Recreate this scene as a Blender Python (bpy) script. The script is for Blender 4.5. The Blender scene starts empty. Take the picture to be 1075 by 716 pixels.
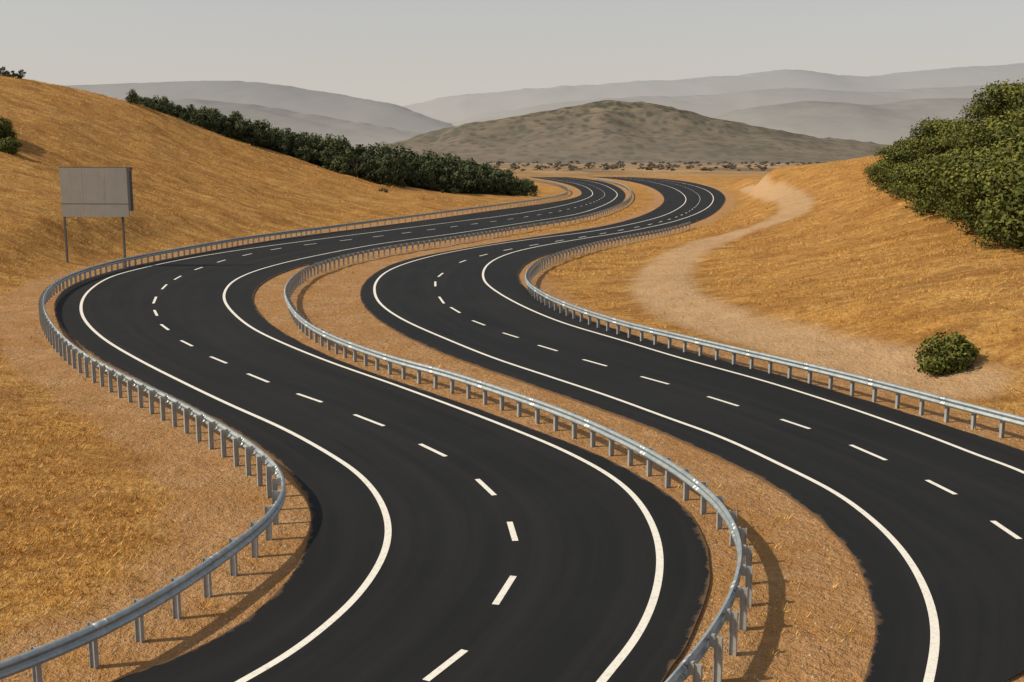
import bpy, math, random
import numpy as np
from mathutils import kdtree, Vector
random.seed(3); rng=np.random.default_rng(5)
H=10.4; F=1153.0; P=math.atan(193/1153.0)
cP,sP=math.cos(P),math.sin(P)
scene=bpy.context.scene
# ---------------------------------------------------------------- survey helpers (site plan measured from the viewpoint)
def ray(px,py):
    cx=(px-537.5)/F; cy=(358-py)/F
    return (cx, cP+cy*sP, -sP+cy*cP)
def onplane(px,py,z=0.0):
    d=ray(px,py); t=(z-H)/d[2]; return (d[0]*t,d[1]*t,z)
def atdepth(px,py,Y):
    d=ray(px,py); t=Y/d[1]; return (d[0]*t,Y,H+d[2]*t)
def catmull(pts,n=10):
    p=np.array(pts,float); p=np.vstack([2*p[0]-p[1],p,2*p[-1]-p[-2]]); out=[]
    for i in range(1,len(p)-2):
        for k in range(n):
            t=k/n
            out.append(0.5*((2*p[i])+(-p[i-1]+p[i+1])*t+(2*p[i-1]-5*p[i]+4*p[i+1]-p[i+2])*t*t+(-p[i-1]+3*p[i]-3*p[i+1]+p[i+2])*t**3))
    out.append(p[-2]); return np.array(out)
def resample(w,fine=0.35):
    w=np.asarray(w); seg=np.linalg.norm(np.diff(w,axis=0),axis=1); s=np.concatenate([[0],np.cumsum(seg)])
    t=[0.0]
    while t[-1]<s[-1]:
        i=min(np.searchsorted(s,t[-1]),len(w)-1); t.append(t[-1]+max(fine,w[i][1]*0.006))
    t=np.array(t[:-1]+[s[-1]])
    return np.stack([np.interp(t,s,w[:,k]) for k in range(w.shape[1])],1)
def smooth(w,it=4):
    w=w.copy()
    for _ in range(it): w[1:-1]=(w[:-2]+2*w[1:-1]+w[2:])/4
    return w
def world(pts,z=0.0):
    c=smooth(catmull(pts),3)
    return smooth(resample([onplane(a,b,z) for a,b in c]),4)

LC_L=[(-40,800),(60,745),(120,716),(200,685),(260,650),(300,612),(320,578),(327,545),(318,515),(296,488),(262,462),(215,434),(160,406),(110,380),(75,355),(58,332),(60,312),(80,297),(120,284),(170,273),(240,260),(300,250),(370,241),(440,232),(510,222),(570,214),(605,207),(610,201),(600,195),(580,190),(555,186)]
LC_LL=[(130,800),(200,748),(255,716),(300,690),(340,660),(375,627),(400,590),(408,558),(400,528),(380,502),(350,480),(300,452),(240,425),(190,401),(145,378),(110,357),(90,338),(85,322),(92,307),(112,293),(140,284),(190,273),(250,263),(330,252),(400,243),(470,234),(540,225),(590,216),(617,208),(622,202),(612,195),(590,190),(565,186)]
LC_C=[(198,286),(215,280),(245,271),(300,260),(400,248),(500,235),(570,225),(612,216),(632,208),(634,202),(622,195),(600,190),(575,186)]
LC_RL=[(560,820),(600,760),(632,716),(665,675),(685,635),(693,595),(688,560),(670,527),(640,500),(590,473),(530,448),(470,425),(410,403),(350,382),(300,362),(265,345),(243,327),(235,312),(242,298),(262,287),(295,277),(340,267),(400,256),(480,245),(550,234),(605,225),(635,215),(647,207),(646,201),(633,194),(612,189),(585,186)]
LC_R=[(620,820),(660,765),(695,716),(725,670),(742,625),(745,590),(735,558),(715,530),(680,505),(635,481),(570,455),(500,429),(430,405),(370,384),(320,362),(285,341),(268,322),(267,308),(278,296),(303,284),(340,274),(400,262),(480,250),(550,239),(610,229),(645,217),(656,208),(654,200),(641,193),(620,188.5),(595,186)]
RC_L=[(860,820),(890,765),(905,716),(918,670),(915,630),(900,590),(870,555),(830,522),(780,493),(700,456),(620,426),(540,398),(470,373),(420,350),(390,330),(378,312),(383,296),(402,282),(430,272),(480,262),(540,252),(600,243),(640,236),(672,227),(692,217),(697,208),(688,199),(668,192),(640,187.5),(615,185.5)]
RC_LL=[(930,820),(960,765),(975,716),(982,670),(975,630),(955,590),(925,555),(880,520),(820,489),(760,461),(700,439),(640,417),(580,397),(520,377),(470,357),(425,337),(400,320),(393,305),(398,292),(415,281),(450,270),(500,260),(560,251),(615,244),(660,236),(695,227),(715,217),(720,208),(710,199),(688,192),(660,187.7),(630,185.7)]
RC_C=[(477,278),(500,270),(540,261),(590,252.5),(640,244),(690,234),(722,223),(735,210),(727,200),(705,192.5),(675,188),(645,186)]
RC_RL=[(1330,620),(1200,555),(1075,497),(1030,480),(960,453),(880,425),(800,400),(720,378),(650,357),(590,339),(545,320),(515,302),(507,290),(512,278),(530,268),(560,260),(610,251),(660,243),(710,232),(740,220),(749,209),(742,200),(720,193),(690,188.3),(655,186)]
RC_R=[(1330,570),(1200,518),(1075,474),(1000,449),(920,424),(840,400),(760,379),(690,360),(630,341),(590,326),(560,309),(545,294),(547,283),(560,273),(590,263),(640,253),(700,242),(743,228),(761,212),(756,201),(735,193.5),(705,188.5),(665,186)]
G_L=[(-140,740),(-60,715),(0,695),(60,672),(120,645),(180,612),(240,572),(280,540),(297,512),(290,488),(262,463),(220,437),(170,411),(120,387),(80,364),(55,340),(45,318),(53,300),(80,285),(130,271),(200,258),(260,248),(330,239),(400,230),(470,221),(540,212),(580,206),(597,200),(590,194),(570,189.5),(545,186)]
G_M=[(620,810),(660,763),(700,716),(738,672),(767,625),(779,582),(773,552),(755,524),(722,496),(680,470),(635,448),(590,429),(530,408),(470,389),(410,373),(350,352),(315,332),(300,310),(303,295),(320,281),(350,270),(400,259),(480,247),(550,236),(612,226),(650,214),(662,205),(660,197),(647,191),(625,187)]
G_R=[(1330,505),(1200,470),(1075,438),(1000,419),(930,401),(860,384),(790,368),(720,352),(660,338),(610,323),(575,309),(555,296),(553,285),(565,273),(590,263),(640,250),(700,239),(725,232)]
D_L=[((447,716),(488,684)),((520,636),(539,606)),((541,569),(535,549)),((519,521),(501,504)),((468,480),(441,467)),((403,448),(372,436)),((338,423),(312,414)),((282,402),(260,393)),((238,382),(221,375)),((202,364),(190,358)),((177,347),(169,341)),((165,332),(162,326)),((161,319),(164,312)),((170,304),(175,299)),((183,294),(190,290)),((340,820),(395,760))]
D_R=[((1070,567),(1042,548)),((1003,520),(973,505)),((930,484),(893,468)),((850,451),(820,441)),((775,427),(743,417)),((702,404),(673,396)),((637,385),(612,378)),((585,369),(565,363)),((544,355),(528,350)),((509,342),(496,337)),((483,329),(473,323)),((466,319),(461,312)),((457,301),(457,296)),((460,291),(465,287)),((1200,640),(1150,612))]

W={k:world(v) for k,v in dict(LC_L=LC_L,LC_LL=LC_LL,LC_C=LC_C,LC_RL=LC_RL,LC_R=LC_R,RC_L=RC_L,RC_LL=RC_LL,RC_C=RC_C,RC_RL=RC_RL,RC_R=RC_R).items()}
RH=1.0
WG={k:world(v,RH) for k,v in dict(L=G_L,M=G_M,R=G_R).items()}

# ---------------------------------------------------------------- mesh / material helpers
def mk(name,verts,faces,mat=None,smoothf=False,parent=None,link=True):
    me=bpy.data.meshes.new(name); me.from_pydata([tuple(v) for v in verts],[],[tuple(f) for f in faces]); me.update()
    if mat: me.materials.append(mat)
    if smoothf: me.polygons.foreach_set('use_smooth',[True]*len(me.polygons))
    if not link: return me
    ob=bpy.data.objects.new(name,me); scene.collection.objects.link(ob)
    if parent: ob.parent=parent
    return ob
def fattr(me,name,vals):
    a=me.attributes.new(name,'FLOAT','POINT'); a.data.foreach_set('value',np.asarray(vals,dtype=np.float32))
def empty(name,loc=(0,0,0)):
    e=bpy.data.objects.new(name,None); e.location=loc; scene.collection.objects.link(e); return e
class NT:
    def __init__(s,name,rough=0.9):
        s.m=bpy.data.materials.new(name); s.m.use_nodes=True; s.t=s.m.node_tree; s.b=s.t.nodes['Principled BSDF']
        s.b.inputs['Roughness'].default_value=rough
        s.b.inputs['Specular IOR Level'].default_value=0.2
    def n(s,ty,**k):
        nd=s.t.nodes.new(ty)
        for a,b in k.items(): setattr(nd,a,b)
        return nd
    def l(s,a,b): s.t.links.new(a,b)
    def val(s,i,v):
        if isinstance(v,(int,float)): i.default_value=v
        else: s.l(v,i)
    def pos(s,scale=(1,1,1),rot=0):
        g=s.n('ShaderNodeNewGeometry'); m=s.n('ShaderNodeMapping'); m.inputs['Scale'].default_value=scale; m.inputs['Rotation'].default_value=(0,0,rot)
        s.l(g.outputs['Position'],m.inputs['Vector']); return m.outputs[0]
    def noise(s,sc,det=4,rough=0.6,vec=None,dist=0):
        n=s.n('ShaderNodeTexNoise'); n.inputs['Scale'].default_value=sc; n.inputs['Detail'].default_value=det; n.inputs['Roughness'].default_value=rough; n.inputs['Distortion'].default_value=dist
        s.l(vec if vec is not None else s.pos(),n.inputs['Vector']); return n.outputs['Fac']
    def math(s,op,a,b=0.0,clamp=False):
        n=s.n('ShaderNodeMath',operation=op); n.use_clamp=clamp; s.val(n.inputs[0],a); s.val(n.inputs[1],b); return n.outputs[0]
    def ramp(s,f,stops):
        n=s.n('ShaderNodeValToRGB'); e=n.color_ramp.elements
        while len(e)<len(stops): e.new(0.5)
        for i,(p,c) in enumerate(stops):
            e[i].position=p; e[i].color=(c if len(c)==4 else (*c,1)) if not isinstance(c,(int,float)) else (c,c,c,1)
        s.val(n.inputs[0],f); return n.outputs[0]
    def mix(s,f,a,b,mode='MIX'):
        n=s.n('ShaderNodeMix',data_type='RGBA',blend_type=mode); s.val(n.inputs[0],f)
        for i,v in ((6,a),(7,b)):
            if isinstance(v,tuple): n.inputs[i].default_value=(*v[:3],1)
            else: s.l(v,n.inputs[i])
        return n.outputs[2]
    def attr(s,name):
        n=s.n('ShaderNodeAttribute'); n.attribute_name=name; return n.outputs['Fac']
    def col(s,c):
        if isinstance(c,tuple): s.b.inputs['Base Color'].default_value=(*c,1)
        else: s.l(c,s.b.inputs['Base Color'])
    def bump(s,h,st=0.5,d=0.05):
        n=s.n('ShaderNodeBump'); n.inputs['Strength'].default_value=st; n.inputs['Distance'].default_value=d
        s.l(h,n.inputs['Height']); s.l(n.outputs[0],s.b.inputs['Normal'])

# ---------------------------------------------------------------- terrain
def h2(ix,iy,seed):
    n=(ix*374761393+iy*668265263+seed*974634777)&0xffffffff
    n=((n^(n>>13))*1274126177)&0xffffffff
    return ((n^(n>>16))&0xffff)/65535.0
def vnoise(x,y,seed=0):
    ix=np.floor(x).astype(np.int64); iy=np.floor(y).astype(np.int64); fx=x-ix; fy=y-iy
    fx=fx*fx*(3-2*fx); fy=fy*fy*(3-2*fy)
    return (h2(ix,iy,seed)*(1-fx)+h2(ix+1,iy,seed)*fx)*(1-fy)+(h2(ix,iy+1,seed)*(1-fx)+h2(ix+1,iy+1,seed)*fx)*fy
def fbm(x,y,sc,oct=4,seed=0,gain=0.5):
    v=0;a=1;tot=0
    for o in range(oct):
        v=v+a*(vnoise(x/sc,y/sc,seed+o)-0.5); tot+=a; a*=gain; sc=sc/2.03
    return v/tot*2
def sst(a,b,x):
    t=np.clip((x-a)/(b-a),0,1); return t*t*(3-2*t)

ctrl=[]
def C(px,py,Y): ctrl.append(atdepth(px,py,Y))
for a in [(-250,60,170),(-250,200,110),(-250,330,80),(0,79,200),(40,85,205),(80,93,212),(120,101,218),(160,115,226),(200,129,234),(250,146,244),(300,160,254),(350,174,262),(400,189,268),(450,198,285),(500,203,305),
          (0,120,165),(0,160,140),(0,210,115),(0,262,97),(100,140,180),(100,190,145),(100,232,118),(200,170,185),(200,210,155),(300,190,205),(300,215,180),(400,207,215)]:
    C(*a)
ctrl+= [(-28,42,0.5),(-22,30,0.6),(-40,50,1.0),(-60,60,3.0),(-38,66,0.7)]
for a in [(920,205,130),(1010,237,92),(1075,255,78),(920,168,200),(1000,158,165),(1075,138,130),(860,172,235),(800,178,290),(745,184.5,380),(1000,300,65),(900,300,75),(1005,372,50),(1075,400,44),(880,350,57),(800,280,95),(850,222,150),(900,240,115),(700,300,86),(780,232,150),(1300,300,60),(1300,120,130),(1300,250,75),(820,206,190)]: C(*a)
for k in ('LC_L','LC_R','RC_L','RC_R'):
    w=W[k]; step=max(1,len(w)//22)
    for p in w[::step]: ctrl.append((p[0],p[1],0.0))
for (x,y,z) in [(-250,330,14),(-150,360,6),(-60,420,1),(-300,600,0),(0,800,0),(300,800,0),(200,420,6),(260,260,14),(-350,200,22),(-420,0,5),(300,60,12),(0,-100,0),(60,-20,1),(-60,-20,1),(150,560,1),(-20,340,0.5)]: ctrl.append((x,y,z))
ctrl=np.array(ctrl); cc=8.0
def phi(r2): return np.sqrt(r2+cc*cc)
D2=((ctrl[:,None,:2]-ctrl[None,:,:2])**2).sum(-1)
A=phi(D2)-np.eye(len(ctrl))*1.5; n=len(ctrl)
M=np.zeros((n+1,n+1)); M[:n,:n]=A; M[:n,n]=1; M[n,:n]=1
sol=np.linalg.solve(M,np.append(ctrl[:,2],0))
def filled(a,b):
    out=[]
    for a,b in ((a,b),(b,a)):
        kd=kdtree.KDTree(len(b)); [kd.insert((p[0],p[1],0),i) for i,p in enumerate(b)]; kd.balance()
        for p in a:
            q=kd.find((p[0],p[1],0))[0]
            L=math.hypot(p[0]-q[0],p[1]-q[1]); k=max(2,int(L/0.6))
            for j in range(k+1): out.append((p[0]+(q[0]-p[0])*j/k,p[1]+(q[1]-p[1])*j/k,0))
    return out
fs=filled(W['LC_L'],W['LC_R'])+filled(W['RC_L'],W['RC_R'])
KD=kdtree.KDTree(len(fs)); [KD.insert(p,i) for i,p in enumerate(fs)]; KD.balance()
def roaddist(X,Y):
    out=np.empty(len(X))
    for i in range(len(X)):
        if Y[i]>900 or Y[i]<-60 or abs(X[i])>600: out[i]=500
        else: out[i]=KD.find((X[i],Y[i],0))[2]
    return out
def inside(X,Y):
    res=np.zeros(len(X),bool)
    for a,b in (('LC_L','LC_R'),('RC_L','RC_R')):
        poly=np.vstack([W[a][:,:2],W[b][::-1,:2]]); x0,y0=poly[-1]; c=np.zeros(len(X),bool)
        for x1,y1 in poly:
            if y1!=y0: c^=((y1>Y)!=(y0>Y))&(X<(x0-x1)*(Y-y1)/(y0-y1)+x1)
            x0,y0=x1,y1
        res|=c
    return res
def height(X,Y,rd):
    z=np.empty(len(X))
    for s in range(0,len(X),20000):
        x=X[s:s+20000];y=Y[s:s+20000]
        r2=(x[:,None]-ctrl[:,0])**2+(y[:,None]-ctrl[:,1])**2
        z[s:s+20000]=phi(r2)@sol[:n]+sol[n]
    R=np.hypot(X,Y); z*=1-sst(480,900,R)
    z=np.maximum(z,-0.5)
    w=sst(2.0,13.0,rd)
    bumps=fbm(X,Y,28,4,11)*1.4*sst(8,40,rd)+fbm(X,Y,6,3,5)*0.42*sst(3,12,rd)+fbm(X,Y,1.6,3,31)*0.10*sst(0.9,2.2,rd)
    far=1-sst(500,900,R)
    z=z*w+bumps*far
    return z-0.05
def hpt(x,y):
    X=np.array([x]);Y=np.array([y]); return float(height(X,Y,roaddist(X,Y))[0])

# dirt track (plan centreline)
TR=[(785,197),(808,200),(828,207),(836,216),(824,229),(782,243),(735,258),(706,276),(695,298),(712,320),(760,342),(830,361),(910,382),(1000,406)]
trc=catmull(TR,8); trw=[]
for a,b in trc:
    Ys=np.geomspace(35,420,260); pts=np.array([atdepth(a,b,y) for y in Ys])
    hz=height(pts[:,0],pts[:,1],roaddist(pts[:,0],pts[:,1]))
    idx=np.where(pts[:,2]<=hz)[0]; i=idx[0] if len(idx) else len(Ys)-1
    trw.append((pts[i,0],pts[i,1],0))
trw=resample(smooth(np.array(trw),6),0.8)
KT=kdtree.KDTree(len(trw)); [KT.insert((p[0],p[1],0),i) for i,p in enumerate(trw)]; KT.balance()

angs=np.radians(np.concatenate([np.arange(-180,-42,3.0),np.arange(-42,-32,0.8),np.arange(-32,32,0.17),np.arange(32,42,0.8),np.arange(42,180,3.0)]))
rads=np.concatenate([[2,5,8,11],np.geomspace(14,700,430),np.geomspace(720,30000,50)])
AA,RR=np.meshgrid(angs,rads,indexing='ij'); X=(np.sin(AA)*RR).ravel(); Y=(np.cos(AA)*RR).ravel()
rd=roaddist(X,Y); Z=height(X,Y,rd)
nr=len(rads); na=len(angs)
ii=np.arange(na)[:,None]; jj=np.arange(nr-1)[None,:]
a=(ii*nr+jj).ravel(); b=(((ii+1)%na)*nr+jj).ravel()
faces=np.stack([a,a+1,b+1,b],1)
verts=np.stack([X,Y,Z],1)
cidx=len(verts); verts=np.vstack([verts,[0,0,-0.05]])
fl=faces.tolist()+[(cidx,int(i*nr),int(((i+1)%na)*nr)) for i in range(na)]
td=np.array([KT.find((x,y,0))[2] if (0<y<450 and x>0 and x<250) else 99 for x,y in zip(X,Y)])
left=sst(4,-6,X)
LIM0,LIM1=1.5,1.6
dirt=1-sst(0.0,1.0,(rd-(LIM0+LIM1*left))/2.6)
track=1-sst(1.4,3.9,td)
g=NT('dry_grassland',0.95)
ad=g.attr('dirt'); at=g.attr('track')
nb=g.noise(0.05,5,0.6); nm=g.noise(0.5,6,0.7); nf=g.noise(4.0,5,0.75)
streak=g.noise(1.0,7,0.80,g.pos((0.07,0.40,0.25),0.55),1.2)
nb2=g.noise(0.13,7,0.70,g.pos((1,1.6,1),0.3),1.0)
tus=g.noise(1.6,5,0.8,g.pos((1,1,1),0))
c=g.ramp(nb,[(0.3,(0.44,0.20,0.042)),(0.5,(0.58,0.302,0.072)),(0.72,(0.69,0.41,0.13))])
c2=g.ramp(streak,[(0.36,(0.23,0.10,0.022)),(0.48,(0.55,0.285,0.068)),(0.64,(0.80,0.51,0.18))])
c=g.mix(0.62,c,c2)
c=g.mix(g.ramp(nb2,[(0.40,0.65),(0.51,0.0)]),c,(0.28,0.12,0.028))
c=g.mix(g.ramp(nm,[(0.37,0.5),(0.6,0.0)]),c,(0.27,0.12,0.03))
c=g.mix(g.ramp(tus,[(0.38,0.55),(0.50,0.0)]),c,(0.22,0.105,0.032))
c=g.mix(g.ramp(nf,[(0.3,0.5),(0.55,0.0)]),c,(0.25,0.118,0.034))
dn=g.noise(0.9,6,0.7); dn2=g.noise(7,4,0.7); dn3=g.noise(0.25,5,0.65)
dc=g.ramp(dn,[(0.25,(0.37,0.195,0.080)),(0.55,(0.50,0.290,0.132)),(0.8,(0.61,0.385,0.20))])
dc=g.mix(g.ramp(dn2,[(0.34,0.55),(0.52,0.0)]),dc,(0.23,0.118,0.05))
dc=g.mix(g.ramp(dn3,[(0.42,0.65),(0.58,0.0)]),dc,(0.40,0.20,0.068))
fd=g.math('MULTIPLY',g.math('SUBTRACT',g.math('ADD',ad,g.math('MULTIPLY',g.math('SUBTRACT',nm,0.5),1.8)),0.38),1.7,True)
c=g.mix(fd,c,dc)
ft=g.math('MULTIPLY',g.math('SUBTRACT',g.math('ADD',at,g.math('MULTIPLY',g.math('SUBTRACT',nm,0.5),1.0)),0.28),1.3,True)
c=g.mix(g.math('MULTIPLY',ft,0.85),c,g.mix(dn,(0.48,0.30,0.155),(0.62,0.43,0.26)))
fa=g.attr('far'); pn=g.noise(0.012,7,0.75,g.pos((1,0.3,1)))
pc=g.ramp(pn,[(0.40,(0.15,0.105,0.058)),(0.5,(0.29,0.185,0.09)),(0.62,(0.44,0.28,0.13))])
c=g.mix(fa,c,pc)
fb=g.attr('haze'); c=g.mix(fb,c,g.mix(g.ramp(pn,[(0.42,0.0),(0.6,1.0)]),(0.18,0.152,0.130),(0.27,0.232,0.195)))  # distance haze painted into the far ground colour
g.col(c)
hh=g.math('ADD',g.math('MULTIPLY',nf,0.6),g.math('ADD',nm,tus))
g.bump(hh,1.0,0.3)
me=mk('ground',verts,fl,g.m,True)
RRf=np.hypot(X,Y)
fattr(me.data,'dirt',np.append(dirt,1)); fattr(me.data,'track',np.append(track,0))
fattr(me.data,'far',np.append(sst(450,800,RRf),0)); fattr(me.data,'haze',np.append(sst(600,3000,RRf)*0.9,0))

# ---------------------------------------------------------------- roads
rm=NT('asphalt',0.8); rm.b.inputs['Specular IOR Level'].default_value=0.14
n1=rm.noise(0.12,5,0.6); n2=rm.noise(60,3,0.7); n3=rm.noise(1.5,5,0.7)
uv=rm.n('ShaderNodeUVMap'); uv.uv_map='UVMap'; mp=rm.n('ShaderNodeMapping'); mp.inputs['Scale'].default_value=(14,0.03,1); rm.l(uv.outputs[0],mp.inputs[0])
n4=rm.noise(1.0,4,0.6,mp.outputs[0])
c=rm.ramp(n1,[(0.3,(0.0085,0.0092,0.0105)),(0.7,(0.014,0.0148,0.0162))])
c=rm.mix(rm.ramp(n4,[(0.42,0.0),(0.72,0.65)]),c,(0.023,0.023,0.0235))
c=rm.mix(rm.ramp(n3,[(0.55,0.0),(0.8,0.4)]),c,(0.007,0.0075,0.008))
c=rm.mix(rm.ramp(n2,[(0.5,0.0),(0.75,0.45)]),c,(0.036,0.036,0.036))
su=rm.n('ShaderNodeSeparateXYZ'); rm.l(uv.outputs[0],su.inputs[0])
ed=rm.math('MINIMUM',su.outputs[0],rm.math('SUBTRACT',1.0,su.outputs[0]))
dust=rm.math('SUBTRACT',1.0,rm.math('DIVIDE',ed,rm.math('ADD',rm.math('MULTIPLY',rm.ramp(rm.noise(0.9,6,0.75),[(0.45,0.0),(0.7,1.0)]),0.025),0.002)),True)
c=rm.mix(rm.math('MULTIPLY',dust,0.6),c,(0.22,0.135,0.072))
rm.col(c); rm.bump(n2,0.3,0.01)
def strip(name,A_,B_,z,mat):
    i=j=0; f=[]; na_=len(A_)
    while i<len(A_)-1 or j<len(B_)-1:
        if j==len(B_)-1: adv=True
        elif i==len(A_)-1: adv=False
        else: adv=np.hypot(*(A_[i+1][:2]-B_[j][:2]))<=np.hypot(*(A_[i][:2]-B_[j+1][:2]))
        if adv: f.append((i,na_+j,i+1)); i+=1
        else: f.append((i,na_+j,na_+j+1)); j+=1
    v=[(p[0],p[1],z) for p in A_]+[(p[0],p[1],z) for p in B_]
    k=len(v); v+=[(p[0],p[1],-0.15) for p in A_]+[(p[0],p[1],-0.15) for p in B_]
    for q in range(len(A_)-1): f.append((q,q+1,k+q+1,k+q))
    for q in range(na_,k-1): f.append((q,k+q,k+q+1,q+1))
    sA=np.concatenate([[0],np.cumsum(np.linalg.norm(np.diff(A_,axis=0),axis=1))]); sB=np.concatenate([[0],np.cumsum(np.linalg.norm(np.diff(B_,axis=0),axis=1))])
    uvs=[(0,s) for s in sA]+[(1,s*sA[-1]/sB[-1]) for s in sB]; uvs+=uvs
    ob=mk(name,v,f,mat); ul=ob.data.uv_layers.new(name='UVMap')
    for lp in ob.data.loops: ul.data[lp.index].uv=uvs[lp.vertex_index]
    return ob
def rough_edge(w):
    w=w.copy(); t=np.gradient(w[:,:2],axis=0); t/=np.linalg.norm(t,axis=1)[:,None]+1e-9
    nz=fbm(w[:,0],w[:,1],1.3,2,91)*0.04; w[:,0]+=-t[:,1]*nz; w[:,1]+=t[:,0]*nz; return w
strip('asphalt_road',rough_edge(W['LC_L']),rough_edge(W['LC_R']),0.03,rm.m)
strip('asphalt_road',rough_edge(W['RC_L']),rough_edge(W['RC_R']),0.03,rm.m)
wm=NT('road_paint',0.6); pn_=wm.noise(9,5,0.75)
wm.col(wm.mix(wm.ramp(pn_,[(0.3,0.55),(0.5,0.0)]),(0.78,0.75,0.68),(0.36,0.35,0.32)))
def normals(w):
    t=np.gradient(w[:,:2],axis=0); t/=np.linalg.norm(t,axis=1)[:,None]+1e-9
    return np.stack([-t[:,1],t[:,0]],1)
mv=[];mf=[]
def ribbon(w,wd,z=0.036):
    nn=normals(w); k=len(mv)
    for p,q in zip(w,nn): mv.append((p[0]-q[0]*wd/2,p[1]-q[1]*wd/2,z)); mv.append((p[0]+q[0]*wd/2,p[1]+q[1]*wd/2,z))
    for i in range(len(w)-1): mf.append((k+2*i,k+2*i+2,k+2*i+3,k+2*i+1))
for k in ('LC_LL','LC_RL','RC_LL','RC_RL'): ribbon(W[k],0.19)
for D in (D_L,D_R):
    for a_,b_ in D:
        p=np.array(onplane(*a_)); q=np.array(onplane(*b_)); w=np.array([p+(q-p)*t for t in np.linspace(0,1,4)]); ribbon(w,0.17)
for k in ('LC_C','RC_C'):
    w=W[k]; s=np.concatenate([[0],np.cumsum(np.linalg.norm(np.diff(w,axis=0),axis=1))]); t=2.0
    while t<s[-1]-4:
        tt=np.linspace(t,t+2.6,5); ribbon(np.stack([np.interp(tt,s,w[:,c_]) for c_ in range(3)],1),0.18); t+=7.5
mk('road_markings',mv,mf,wm.m)

# ---------------------------------------------------------------- guardrails
sm=NT('galvanised_steel',0.42); sm.b.inputs['Metallic'].default_value=0.6; sm.b.inputs['Specular IOR Level'].default_value=0.5
sn=sm.noise(3,5,0.7); sn2=sm.noise(25,3,0.6)
sc_=sm.mix(sm.ramp(sn,[(0.35,0.0),(0.7,1.0)]),(0.29,0.34,0.36),(0.46,0.51,0.53))
sc_=sm.mix(sm.ramp(sm.noise(1.1,6,0.8),[(0.55,0.0),(0.75,0.4)]),sc_,(0.27,0.22,0.17))
sm.col(sc_); sm.l(sm.ramp(sn2,[(0.3,0.38),(0.7,0.6)]),sm.b.inputs['Roughness'])
pm=NT('weathered_post_steel',0.6); pm.b.inputs['Metallic'].default_value=0.3
pm.col(pm.mix(pm.noise(8,4),(0.27,0.29,0.29),(0.48,0.49,0.48)))
def guard(w,side):
    par=empty('guardrail',(float(w[0][0]),float(w[0][1]),0))
    nn=normals(w)*side
    prof=[(0.0,1.0),(0.035,0.985),(0.08,0.945),(0.085,0.915),(0.08,0.885),(0.02,0.845),(0.005,0.82),(0.02,0.795),(0.08,0.755),(0.085,0.725),(0.08,0.695),(0.035,0.655),(0.0,0.64)]
    s=np.concatenate([[0],np.cumsum(np.linalg.norm(np.diff(w,axis=0),axis=1))])
    v=[];f=[]
    def sweep(pts,nrm,dx):
        back=[(o-0.012,z) for o,z in reversed(prof)]
        pr=[(o+dx,z) for o,z in prof]+[(o-(dx*1.3),z) for o,z in back]; m=len(pr); k=len(v)
        for p,q in zip(pts,nrm):
            for o,z in pr: v.append((p[0]+q[0]*o,p[1]+q[1]*o,z+(dx*0.6 if z>0.82 else -dx*0.6)))
        for i in range(len(pts)-1):
            for j in range(m):
                j2=(j+1)%m; f.append((k+i*m+j,k+(i+1)*m+j,k+(i+1)*m+j2,k+i*m+j2))
        f.append(tuple(range(k,k+m))); f.append(tuple(range(k+(len(pts)-1)*m,k+len(pts)*m)))
    sweep(w,nn,0.0)
    t=0.25
    while t<s[-1]-1:
        tt=np.array([t,t+0.16,t+0.32]); P_=np.stack([np.interp(tt,s,w[:,0]),np.interp(tt,s,w[:,1])],1); N_=np.stack([np.interp(tt,s,nn[:,0]),np.interp(tt,s,nn[:,1])],1)
        if P_[0][1]<110: sweep(P_,N_,0.007)
        t+=4.05
    b=mk('w_beam',v,f,sm.m,True); b.parent=par
    v2=[];f2=[]
    def box(o,c0,c1,n_,tg,hw,z0,z1):
        k=len(v2)
        for z in (z0,z1):
            for a_,b_ in ((c0,-hw),(c1,-hw),(c1,hw),(c0,hw)): v2.append((o[0]+n_[0]*a_+tg[0]*b_,o[1]+n_[1]*a_+tg[1]*b_,z))
        for q in ((0,1,2,3),(4,7,6,5),(0,4,5,1),(1,5,6,2),(2,6,7,3),(3,7,4,0)): f2.append(tuple(k+x for x in q))
    t=0.4
    while t<s[-1]:
        o=[np.interp(t,s,w[:,0]),np.interp(t,s,w[:,1])]; n_=[np.interp(t,s,nn[:,0]),np.interp(t,s,nn[:,1])]; tg=(-n_[1],n_[0])
        dz=random.uniform(-0.015,0.015)
        box(o,-0.27,-0.14,n_,tg,0.008,-0.4,0.93+dz)
        box(o,-0.285,-0.27,n_,tg,0.055,-0.4,0.93+dz); box(o,-0.14,-0.125,n_,tg,0.055,-0.4,0.93+dz)
        box(o,-0.122,-0.022,n_,tg,0.05,0.70,0.95)
        t+=1.35 if o[1]<150 else 2.7
    b=mk('posts',v2,f2,pm.m); b.parent=par
    for c_ in par.children: c_.location=(-par.location[0],-par.location[1],0)
    return par
guard(WG['L'],-1); guard(WG['M'],1); guard(WG['R'],1)

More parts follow.
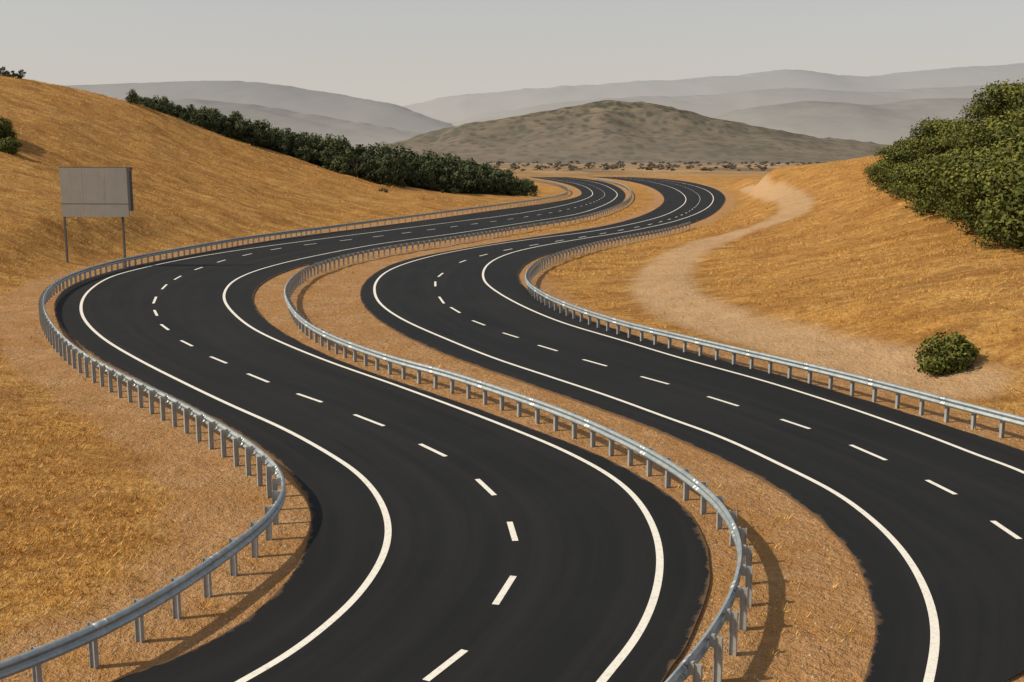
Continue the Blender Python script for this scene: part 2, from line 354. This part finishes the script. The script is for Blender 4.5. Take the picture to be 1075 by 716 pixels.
# ---------------------------------------------------------------- sign board (seen from behind)
sg=NT('sign_sheet_metal',0.6); sgn=sg.noise(0.8,5,0.6); 
cg=sg.mix(sgn,(0.24,0.228,0.205),(0.33,0.315,0.285)); cg=sg.mix(sg.ramp(sg.noise(2.0,6,0.75,sg.pos((3,3,0.25))),[(0.52,0.0),(0.75,0.5)]),cg,(0.17,0.15,0.125)); sg.col(cg)
sd=NT('sign_dark_steel',0.6); sd.col(sd.mix(sd.noise(4),(0.07,0.07,0.07),(0.13,0.125,0.12)))
Ys=104.0
pl=atdepth(58,176,Ys); prr=atdepth(137,176,Ys+1.5); zb=atdepth(58,228,Ys)[2]; zt=pl[2]
sign=empty('billboard_sign',((pl[0]+prr[0])/2,Ys+0.7,0)); 
def boxo(name,x0,x1,y0,y1,z0,z1,mat):
    v=[(x,y,z) for z in (z0,z1) for x,y in ((x0,y0),(x1,y0),(x1,y1),(x0,y1))]
    return mk(name,v,[(0,3,2,1),(4,5,6,7),(0,1,5,4),(1,2,6,5),(2,3,7,6),(3,0,4,7)],mat,parent=sign)
hw=(prr[0]-pl[0])/2
hm=(zt-zb)
for i in range(3):
    x0=-hw+i*2*hw/3; boxo('panel_%d'%i,x0+0.006,x0+2*hw/3-0.006,-0.06,0.0,zb+hm*0.27,zt,sg.m)
boxo('lower_panel',-hw,hw,-0.05,0.0,zb,zb+hm*0.265,sg.m)
boxo('frame',-hw+0.02,hw-0.02,0.004,0.12,zb+0.03,zt-0.03,sd.m)
boxo('top_trim',-hw-0.02,hw+0.02,-0.07,-0.002,zt+0.003,zt+0.05,sd.m)
boxo('rail_trim',-hw,hw,-0.07,-0.062,zb+hm*0.264,zb+hm*0.272,sd.m)
boxo('side_box',hw+0.003,hw+0.24,-0.12,0.5,zb+hm*0.12,zt-0.3,sd.m)
boxo('side_box_top',hw+0.003,hw+0.32,-0.14,0.5,zt-0.28,zt+0.04,sd.m)
for i,xx in enumerate((-hw+0.08,hw-0.75)):
    gz=hpt(sign.location[0]+xx,Ys+0.7)
    boxo('post_%d'%i,xx-0.08,xx+0.08,0.125,0.28,gz-0.5,zb+hm*0.9,sd.m)
sign.rotation_euler[2]=math.radians(-4)

# ---------------------------------------------------------------- trees
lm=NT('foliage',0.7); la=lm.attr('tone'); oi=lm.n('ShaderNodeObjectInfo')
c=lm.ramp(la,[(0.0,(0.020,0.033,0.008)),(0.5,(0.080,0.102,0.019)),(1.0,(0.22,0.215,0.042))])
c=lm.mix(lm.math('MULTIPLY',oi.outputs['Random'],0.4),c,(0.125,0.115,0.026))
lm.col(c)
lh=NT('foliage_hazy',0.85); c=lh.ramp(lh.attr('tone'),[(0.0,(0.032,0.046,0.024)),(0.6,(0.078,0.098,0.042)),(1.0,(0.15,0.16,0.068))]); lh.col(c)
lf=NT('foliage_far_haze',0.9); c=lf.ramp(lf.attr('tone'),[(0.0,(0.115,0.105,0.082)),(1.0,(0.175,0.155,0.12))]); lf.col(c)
bk=NT('bark',0.9); bk.col(bk.mix(bk.noise(5),(0.06,0.045,0.03),(0.14,0.11,0.08)))
def tree_mesh(name,seed,leafmat,nl=2600,nc=16,ls=0.30,low=0.12,wide=0.62,cr0=0.13,cr1=0.24):
    r=np.random.default_rng(seed); v=[];f=[];tone=[];mi=[]
    def limb(p,q,r0,r1,s=6):
        p=np.array(p,float);q=np.array(q,float);d=q-p;d/=np.linalg.norm(d); u=np.cross(d,[0.3,1,0.2]);u/=np.linalg.norm(u);w_=np.cross(d,u);k=len(v)
        for c_,rr in ((p,r0),(q,r1)):
            for a_ in range(s):
                t=a_/s*6.283; v.append(c_+(u*math.cos(t)+w_*math.sin(t))*rr); tone.append(0.5)
        for a_ in range(s): f.append((k+a_,k+(a_+1)%s,k+s+(a_+1)%s,k+s+a_)); mi.append(1)
    cl=[]
    for i in range(nc):
        a_=r.uniform(0,6.283); zz=r.uniform(low+0.12,0.86); rr=math.sqrt(r.uniform(0.02,1))*wide*math.sqrt(max(0.05,1-((zz-0.42)/0.55)**2))*0.72
        cl.append((math.cos(a_)*rr,math.sin(a_)*rr,zz,r.uniform(cr0,cr1)))
    limb((0,0,-0.08),(0.02,0.01,0.3),0.045,0.03); limb((0.02,0.01,0.3),(0.0,0.03,0.62),0.03,0.012)
    for c_ in cl[:9]: limb((0.015,0.01,r.uniform(0.12,0.4)),c_[:3],0.02,0.006,5)
    per=nl//nc
    for cx,cy,cz,cr in cl:
        ct=r.uniform(-0.22,0.2)
        for _ in range(per):
            d=r.normal(size=3); d/=np.linalg.norm(d); rad=cr*(0.45+0.6*r.random()**0.6)*(1+0.25*math.sin(5*d[0]+cx*20)*math.cos(4*d[2]+cy*9))
            o=np.array([cx,cy,cz])+d*rad*np.array([1.1,1.1,0.8])
            if o[2]<0.0: o[2]=abs(o[2])*0.5
            nrm=d*1.0+r.normal(size=3)*0.5; nrm/=np.linalg.norm(nrm); u=np.cross(nrm,r.normal(size=3)); u/=np.linalg.norm(u); w_=np.cross(nrm,u)
            s_=ls*0.1*r.uniform(0.6,1.35); k=len(v)
            v+= [o-u*s_,o-w_*s_*0.6,o+u*s_,o+w_*s_*0.6]
            f.append((k,k+1,k+2,k+3)); mi.append(0)
            tt=min(1,max(0,0.42+ct+r.normal()*0.18+0.28*d[2])); tone+=[tt]*4  # brighter clump tops and shaded undersides painted into the leaf tone
    me=mk(name,v,f,None,link=False); me.materials.append(leafmat); me.materials.append(bk.m)
    me.polygons.foreach_set('material_index',mi); fattr(me,'tone',tone); me.update(); return me
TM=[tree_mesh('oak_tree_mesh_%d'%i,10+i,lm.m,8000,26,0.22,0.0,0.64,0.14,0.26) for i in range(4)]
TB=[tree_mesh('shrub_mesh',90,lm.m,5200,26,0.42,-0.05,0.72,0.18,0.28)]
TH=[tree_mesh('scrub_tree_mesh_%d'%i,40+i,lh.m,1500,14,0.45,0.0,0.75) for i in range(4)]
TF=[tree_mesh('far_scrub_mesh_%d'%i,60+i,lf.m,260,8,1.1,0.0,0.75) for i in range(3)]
def place(name,meshes,px,Y,h,parent=None,sxy=1.0,sink=0.0):
    x=ray(px,200)[0]/ray(px,200)[1]*Y
    z=hpt(x,Y)
    ob=bpy.data.objects.new(name,random.choice(meshes)); scene.collection.objects.link(ob)
    ob.location=(x,Y,z-sink); s=h; ob.scale=(s*sxy*random.uniform(0.9,1.15),s*sxy*random.uniform(0.9,1.15),s); ob.rotation_euler[2]=random.uniform(0,6.28)
    if parent: ob.parent=parent
    return ob
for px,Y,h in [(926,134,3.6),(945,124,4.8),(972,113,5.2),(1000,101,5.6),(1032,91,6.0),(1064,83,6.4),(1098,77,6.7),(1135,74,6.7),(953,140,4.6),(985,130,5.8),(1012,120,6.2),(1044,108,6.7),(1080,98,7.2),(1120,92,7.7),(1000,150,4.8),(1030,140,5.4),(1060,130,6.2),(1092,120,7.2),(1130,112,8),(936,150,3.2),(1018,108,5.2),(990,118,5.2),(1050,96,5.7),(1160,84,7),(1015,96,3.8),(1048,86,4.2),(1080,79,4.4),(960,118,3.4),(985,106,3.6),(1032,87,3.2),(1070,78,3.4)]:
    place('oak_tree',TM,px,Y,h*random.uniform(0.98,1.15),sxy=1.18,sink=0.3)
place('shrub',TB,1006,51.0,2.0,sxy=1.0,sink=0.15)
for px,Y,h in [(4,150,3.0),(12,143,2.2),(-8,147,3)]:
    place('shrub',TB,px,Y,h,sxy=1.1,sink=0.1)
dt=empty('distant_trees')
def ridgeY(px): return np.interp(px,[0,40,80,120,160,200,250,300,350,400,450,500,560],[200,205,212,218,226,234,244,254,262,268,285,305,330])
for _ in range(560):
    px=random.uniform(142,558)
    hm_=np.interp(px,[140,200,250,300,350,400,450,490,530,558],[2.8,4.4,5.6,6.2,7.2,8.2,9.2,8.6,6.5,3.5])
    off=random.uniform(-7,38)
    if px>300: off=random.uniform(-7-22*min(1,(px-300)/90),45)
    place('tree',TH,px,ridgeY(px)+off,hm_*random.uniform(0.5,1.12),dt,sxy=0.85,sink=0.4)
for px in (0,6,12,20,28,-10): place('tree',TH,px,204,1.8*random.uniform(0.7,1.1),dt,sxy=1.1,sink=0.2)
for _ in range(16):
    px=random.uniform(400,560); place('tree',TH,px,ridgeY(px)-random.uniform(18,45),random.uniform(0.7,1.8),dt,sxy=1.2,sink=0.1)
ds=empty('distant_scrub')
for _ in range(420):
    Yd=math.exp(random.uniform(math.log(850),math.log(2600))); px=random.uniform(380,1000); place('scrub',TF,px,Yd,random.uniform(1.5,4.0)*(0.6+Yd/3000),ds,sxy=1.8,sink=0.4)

# ---------------------------------------------------------------- dry grass tufts
N=170000
an=rng.uniform(-33,33,N)*math.pi/180; r_=np.exp(rng.uniform(math.log(18),math.log(240),N)); gx=np.sin(an)*r_; gy=np.cos(an)*r_
grd=roaddist(gx,gy); gt=np.array([KT.find((x,y,0))[2] if x>0 else 99 for x,y in zip(gx,gy)])
leftm=sst(4,-6,gx); lim=LIM0+LIM1*leftm
pr_=sst(0,1,(grd-lim)/2.6)*0.95+0.06*(grd>0.5); pr_*=np.where(gt<3.6,0.04,1); pr_*=0.3+0.7*(fbm(gx,gy,3.5,3,77)>-0.12)
keep=(rng.random(N)<pr_)&~inside(gx,gy); gx,gy,grd=gx[keep],gy[keep],grd[keep]; gz=height(gx,gy,grd)
m=len(gx); NB=7
sz=(0.05+0.12*rng.random(m)**2.2)*(1+np.hypot(gx,gy)/120)
base=np.repeat(np.stack([gx,gy,gz-0.015],1),NB,0); S=np.repeat(sz,NB); th=rng.uniform(0,6.283,m*NB); ln=rng.uniform(0.1,0.9,m*NB)
off=np.stack([np.cos(th),np.sin(th),np.zeros_like(th)],1); side=np.stack([-np.sin(th+0.7),np.cos(th+0.7),np.zeros_like(th)],1)
b0=base+off*(S*0.9)[:,None]*rng.random((m*NB,1)); wd=(S*0.075)[:,None]
tip=b0+off*(S*ln)[:,None]+np.array([0,0,1])*(S*rng.uniform(0.4,1.1,m*NB))[:,None]
V=np.stack([b0-side*wd,b0+side*wd,tip],1).reshape(-1,3)
gm_=bpy.data.meshes.new('dry_grass'); gm_.vertices.add(len(V)); gm_.vertices.foreach_set('co',V.ravel()); nf_=len(V)//3
gm_.loops.add(len(V)); gm_.loops.foreach_set('vertex_index',np.arange(len(V),dtype=np.int32)); gm_.polygons.add(nf_); gm_.polygons.foreach_set('loop_start',np.arange(0,len(V),3,dtype=np.int32)); gm_.update(calc_edges=True)
fattr(gm_,'tone',np.repeat(rng.random(m),NB*3))
gg=NT('dry_grass_blades',0.9); gg.col(gg.ramp(gg.attr('tone'),[(0,(0.40,0.19,0.042)),(0.5,(0.63,0.35,0.09)),(1,(0.76,0.50,0.175))])); gm_.materials.append(gg.m)
scene.collection.objects.link(bpy.data.objects.new('dry_grass',gm_))
N=26000
an=rng.uniform(-31,31,N)*math.pi/180; r_=np.exp(rng.uniform(math.log(20),math.log(90),N)); sx=np.sin(an)*r_; sy=np.cos(an)*r_
srd=roaddist(sx,sy); kp=(srd>0.12)&(srd<4.5)&(rng.random(N)<0.6)&~inside(sx,sy); sx,sy,srd=sx[kp],sy[kp],srd[kp]; szz=height(sx,sy,srd)
oct_=np.array([(1,0,0),(0,1,0),(-1,0,0),(0,-1,0),(0,0,0.7),(0,0,-0.7)]); of=[(0,1,4),(1,2,4),(2,3,4),(3,0,4),(1,0,5),(2,1,5),(3,2,5),(0,3,5)]
ns=len(sx); rs=0.012+0.045*rng.random(ns)**3
SV=(np.stack([sx,sy,szz],1)[:,None,:]+oct_[None]*rs[:,None,None]*rng.uniform(0.6,1.3,(ns,6,1))).reshape(-1,3)
SF=(np.arange(ns)[:,None,None]*6+np.array(of)[None]).reshape(-1,3)
st=NT('stone',0.9); st.col(st.mix(st.noise(2.5,3),(0.24,0.15,0.085),(0.55,0.42,0.29)))
mk('gravel',SV,SF.tolist(),st.m)

# ---------------------------------------------------------------- far hills
def hills(name,sky,Y0,depth,mat,amp,sc,seed,zbase=-5,nx=320,ny=60,pk=0.0):
    sky=np.array(sky,float); px=np.linspace(sky[0,0],sky[-1,0],nx)
    cpts=catmull([tuple(p) for p in sky],10); py=np.interp(px,cpts[:,0],cpts[:,1])
    py=py+fbm(px,np.zeros_like(px),26,5,seed+3,0.6)*pk
    top=np.array([atdepth(a_,b_,Y0) for a_,b_ in zip(px,py)])
    ps=smooth(top,60)
    v=[];f=[]
    for j in range(ny):
        t=j/(ny-1)*2-1
        prf=math.cos(t*math.pi/2)**1.3
        yy=Y0+t*depth
        k_=math.exp(-(t/0.15)**2); tz=top[:,2]*k_+ps[:,2]*(1-k_)
        x=top[:,0]; nz=fbm(x,np.full_like(x,yy),sc,5,seed,0.55)
        rid=1-np.abs(fbm(x,np.full_like(x,yy),sc*0.8,4,seed+9))*2
        z=zbase+(tz-zbase)*prf+amp*(nz*0.6+(rid-0.6)*0.7)*(min(1,prf*1.5))*(1-0.85*math.exp(-(t/0.12)**2))
        for a_,c_ in zip(x,z): v.append((a_,yy,c_))
    for j in range(ny-1):
        for i in range(nx-1): f.append((j*nx+i,j*nx+i+1,(j+1)*nx+i+1,(j+1)*nx+i))
    return mk(name,v,f,mat,True)
def hazy_hillmat(name,a_,b_,sc,base,ztop,lo=0.42,hi=0.58,bs=0.85,dark=None):
    q=NT(name,1.0); q.b.inputs['Specular IOR Level'].default_value=0
    nn_=q.noise(sc,7,0.75); n0=q.noise(sc*0.15,4,0.6)
    c=q.mix(q.ramp(q.math('ADD',q.math('MULTIPLY',nn_,0.7),q.math('MULTIPLY',n0,0.3)),[(lo,0.0),(hi,1.0)]),a_,b_)
    if dark:
        vo=q.n('ShaderNodeTexVoronoi'); vo.inputs['Scale'].default_value=dark[1]; q.l(q.pos((1,0.5,0.6)),vo.inputs['Vector'])
        c=q.mix(q.ramp(q.math('ADD',vo.outputs['Distance'],q.math('MULTIPLY',q.noise(sc*0.3,5,0.7),0.9)),[(0.66,0.9),(0.95,0.0)]),c,dark[0])
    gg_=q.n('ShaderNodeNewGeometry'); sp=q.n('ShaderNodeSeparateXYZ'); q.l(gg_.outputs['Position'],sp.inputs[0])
    hz=q.math('MULTIPLY',q.math('SUBTRACT',1.0,q.math('DIVIDE',sp.outputs[2],ztop),True),bs)  # aerial haze painted into the hill colour, palest at the foot
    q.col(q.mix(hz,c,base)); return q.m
hills('hill',[(330,185),(380,160),(420,150),(470,138),(520,128),(570,118),(610,111),(640,110),(680,115),(730,125),(780,136),(840,146),(900,154),(960,165),(1010,185)],3200,1300,hazy_hillmat('scrub_hill',(0.095,0.088,0.070),(0.20,0.160,0.118),0.02,(0.195,0.172,0.152),140,0.42,0.58,0.5,((0.060,0.066,0.050),0.045)),34,380,3,pk=2.4)
hills('distant_hills',[(560,175),(640,150),(700,140),(760,120),(800,112),(850,108),(900,112),(960,106),(1020,108),(1090,100),(1200,95),(1300,110)],6500,2200,hazy_hillmat('hazy_range_a',(0.175,0.178,0.186),(0.215,0.211,0.21),0.006,(0.31,0.30,0.292),380),30,900,21,pk=2.4)
hills('distant_hills',[(-300,130),(-100,119),(60,113),(150,108),(220,106),(280,112),(350,124),(420,136),(500,150),(560,185)],7000,2000,hazy_hillmat('hazy_range_d',(0.19,0.194,0.205),(0.222,0.22,0.222),0.006,(0.32,0.31,0.30),420),30,900,27,pk=2.4)
hills('distant_hills',[(-250,120),(-100,98),(0,95),(60,92),(120,90),(170,88),(230,87),(280,89),(330,96),(370,103),(410,109),(450,122),(520,150),(600,185)],9000,2800,hazy_hillmat('hazy_range_b',(0.222,0.232,0.255),(0.238,0.245,0.260),0.004,(0.345,0.335,0.328),800),30,1400,33,pk=2.4)
hills('distant_hills',[(150,180),(300,140),(380,118),(430,111),(480,101),(530,96),(580,92),(640,89),(700,86),(750,82),(790,77),(830,74),(870,80),(905,82),(940,76),(1000,71),(1075,68),(1180,60),(1350,70)],14000,4200,hazy_hillmat('hazy_range_c',(0.262,0.275,0.303),(0.272,0.283,0.305),0.003,(0.38,0.37,0.363),1300),36,2200,44,pk=3.0)
hills('distant_hills',[(400,150),(520,118),(620,106),(700,101),(760,99),(830,93),(900,97),(980,92),(1075,88),(1200,90),(1300,110)],10000,3000,hazy_hillmat('hazy_range_e',(0.23,0.238,0.256),(0.246,0.251,0.263),0.004,(0.35,0.34,0.332),800),30,1500,51,pk=2.6)

# ---------------------------------------------------------------- light
sunv=Vector((-1.0,-0.22,0.90)).normalized()
el=math.asin(sunv.z); rot=math.atan2(sunv.x,sunv.y)
wd_=bpy.data.worlds.new('World'); scene.world=wd_; wd_.use_nodes=True; nt=wd_.node_tree
sk=nt.nodes.new('ShaderNodeTexSky'); sk.sky_type='NISHITA'; sk.sun_disc=False; sk.sun_elevation=el; sk.sun_rotation=rot; sk.dust_density=1.5; sk.air_density=1.0; sk.ozone_density=1.0
hs=nt.nodes.new('ShaderNodeHueSaturation'); hs.inputs['Saturation'].default_value=0.55
hs.inputs['Value'].default_value=0.92
tc=nt.nodes.new('ShaderNodeTexCoord'); sp=nt.nodes.new('ShaderNodeSeparateXYZ'); nt.links.new(tc.outputs['Generated'],sp.inputs[0])
mr=nt.nodes.new('ShaderNodeMapRange'); mr.inputs['From Min'].default_value=0.02; mr.inputs['From Max'].default_value=0.22; mr.inputs['To Min'].default_value=0.96; mr.inputs['To Max'].default_value=0.2
nt.links.new(sp.outputs[2],mr.inputs[0])
mx=nt.nodes.new('ShaderNodeMix'); mx.data_type='RGBA'; nt.links.new(mr.outputs[0],mx.inputs[0]); nt.links.new(hs.outputs[0],mx.inputs[6]); mx.inputs[7].default_value=(5.1,4.72,4.28,1)
bg=nt.nodes['Background']; bg.inputs['Strength'].default_value=0.12
nt.links.new(sk.outputs[0],hs.inputs['Color']); nt.links.new(mx.outputs[2],bg.inputs['Color'])
sl=bpy.data.lights.new('sun','SUN'); sl.energy=4.1; sl.angle=math.radians(1.2); sl.color=(1.0,0.88,0.68)
so=bpy.data.objects.new('sun',sl); scene.collection.objects.link(so); so.rotation_euler=sunv.to_track_quat('Z','Y').to_euler()
scene.view_settings.view_transform='Standard'; scene.view_settings.look='None'; scene.view_settings.exposure=0
cam=bpy.data.cameras.new('camera'); co=bpy.data.objects.new('camera',cam); scene.collection.objects.link(co); scene.camera=co
cam.sensor_width=36; cam.lens=F/1075*36; cam.clip_end=60000; cam.clip_start=0.5
co.location=(0,0,H); co.rotation_euler=(math.pi/2-P,0,0)
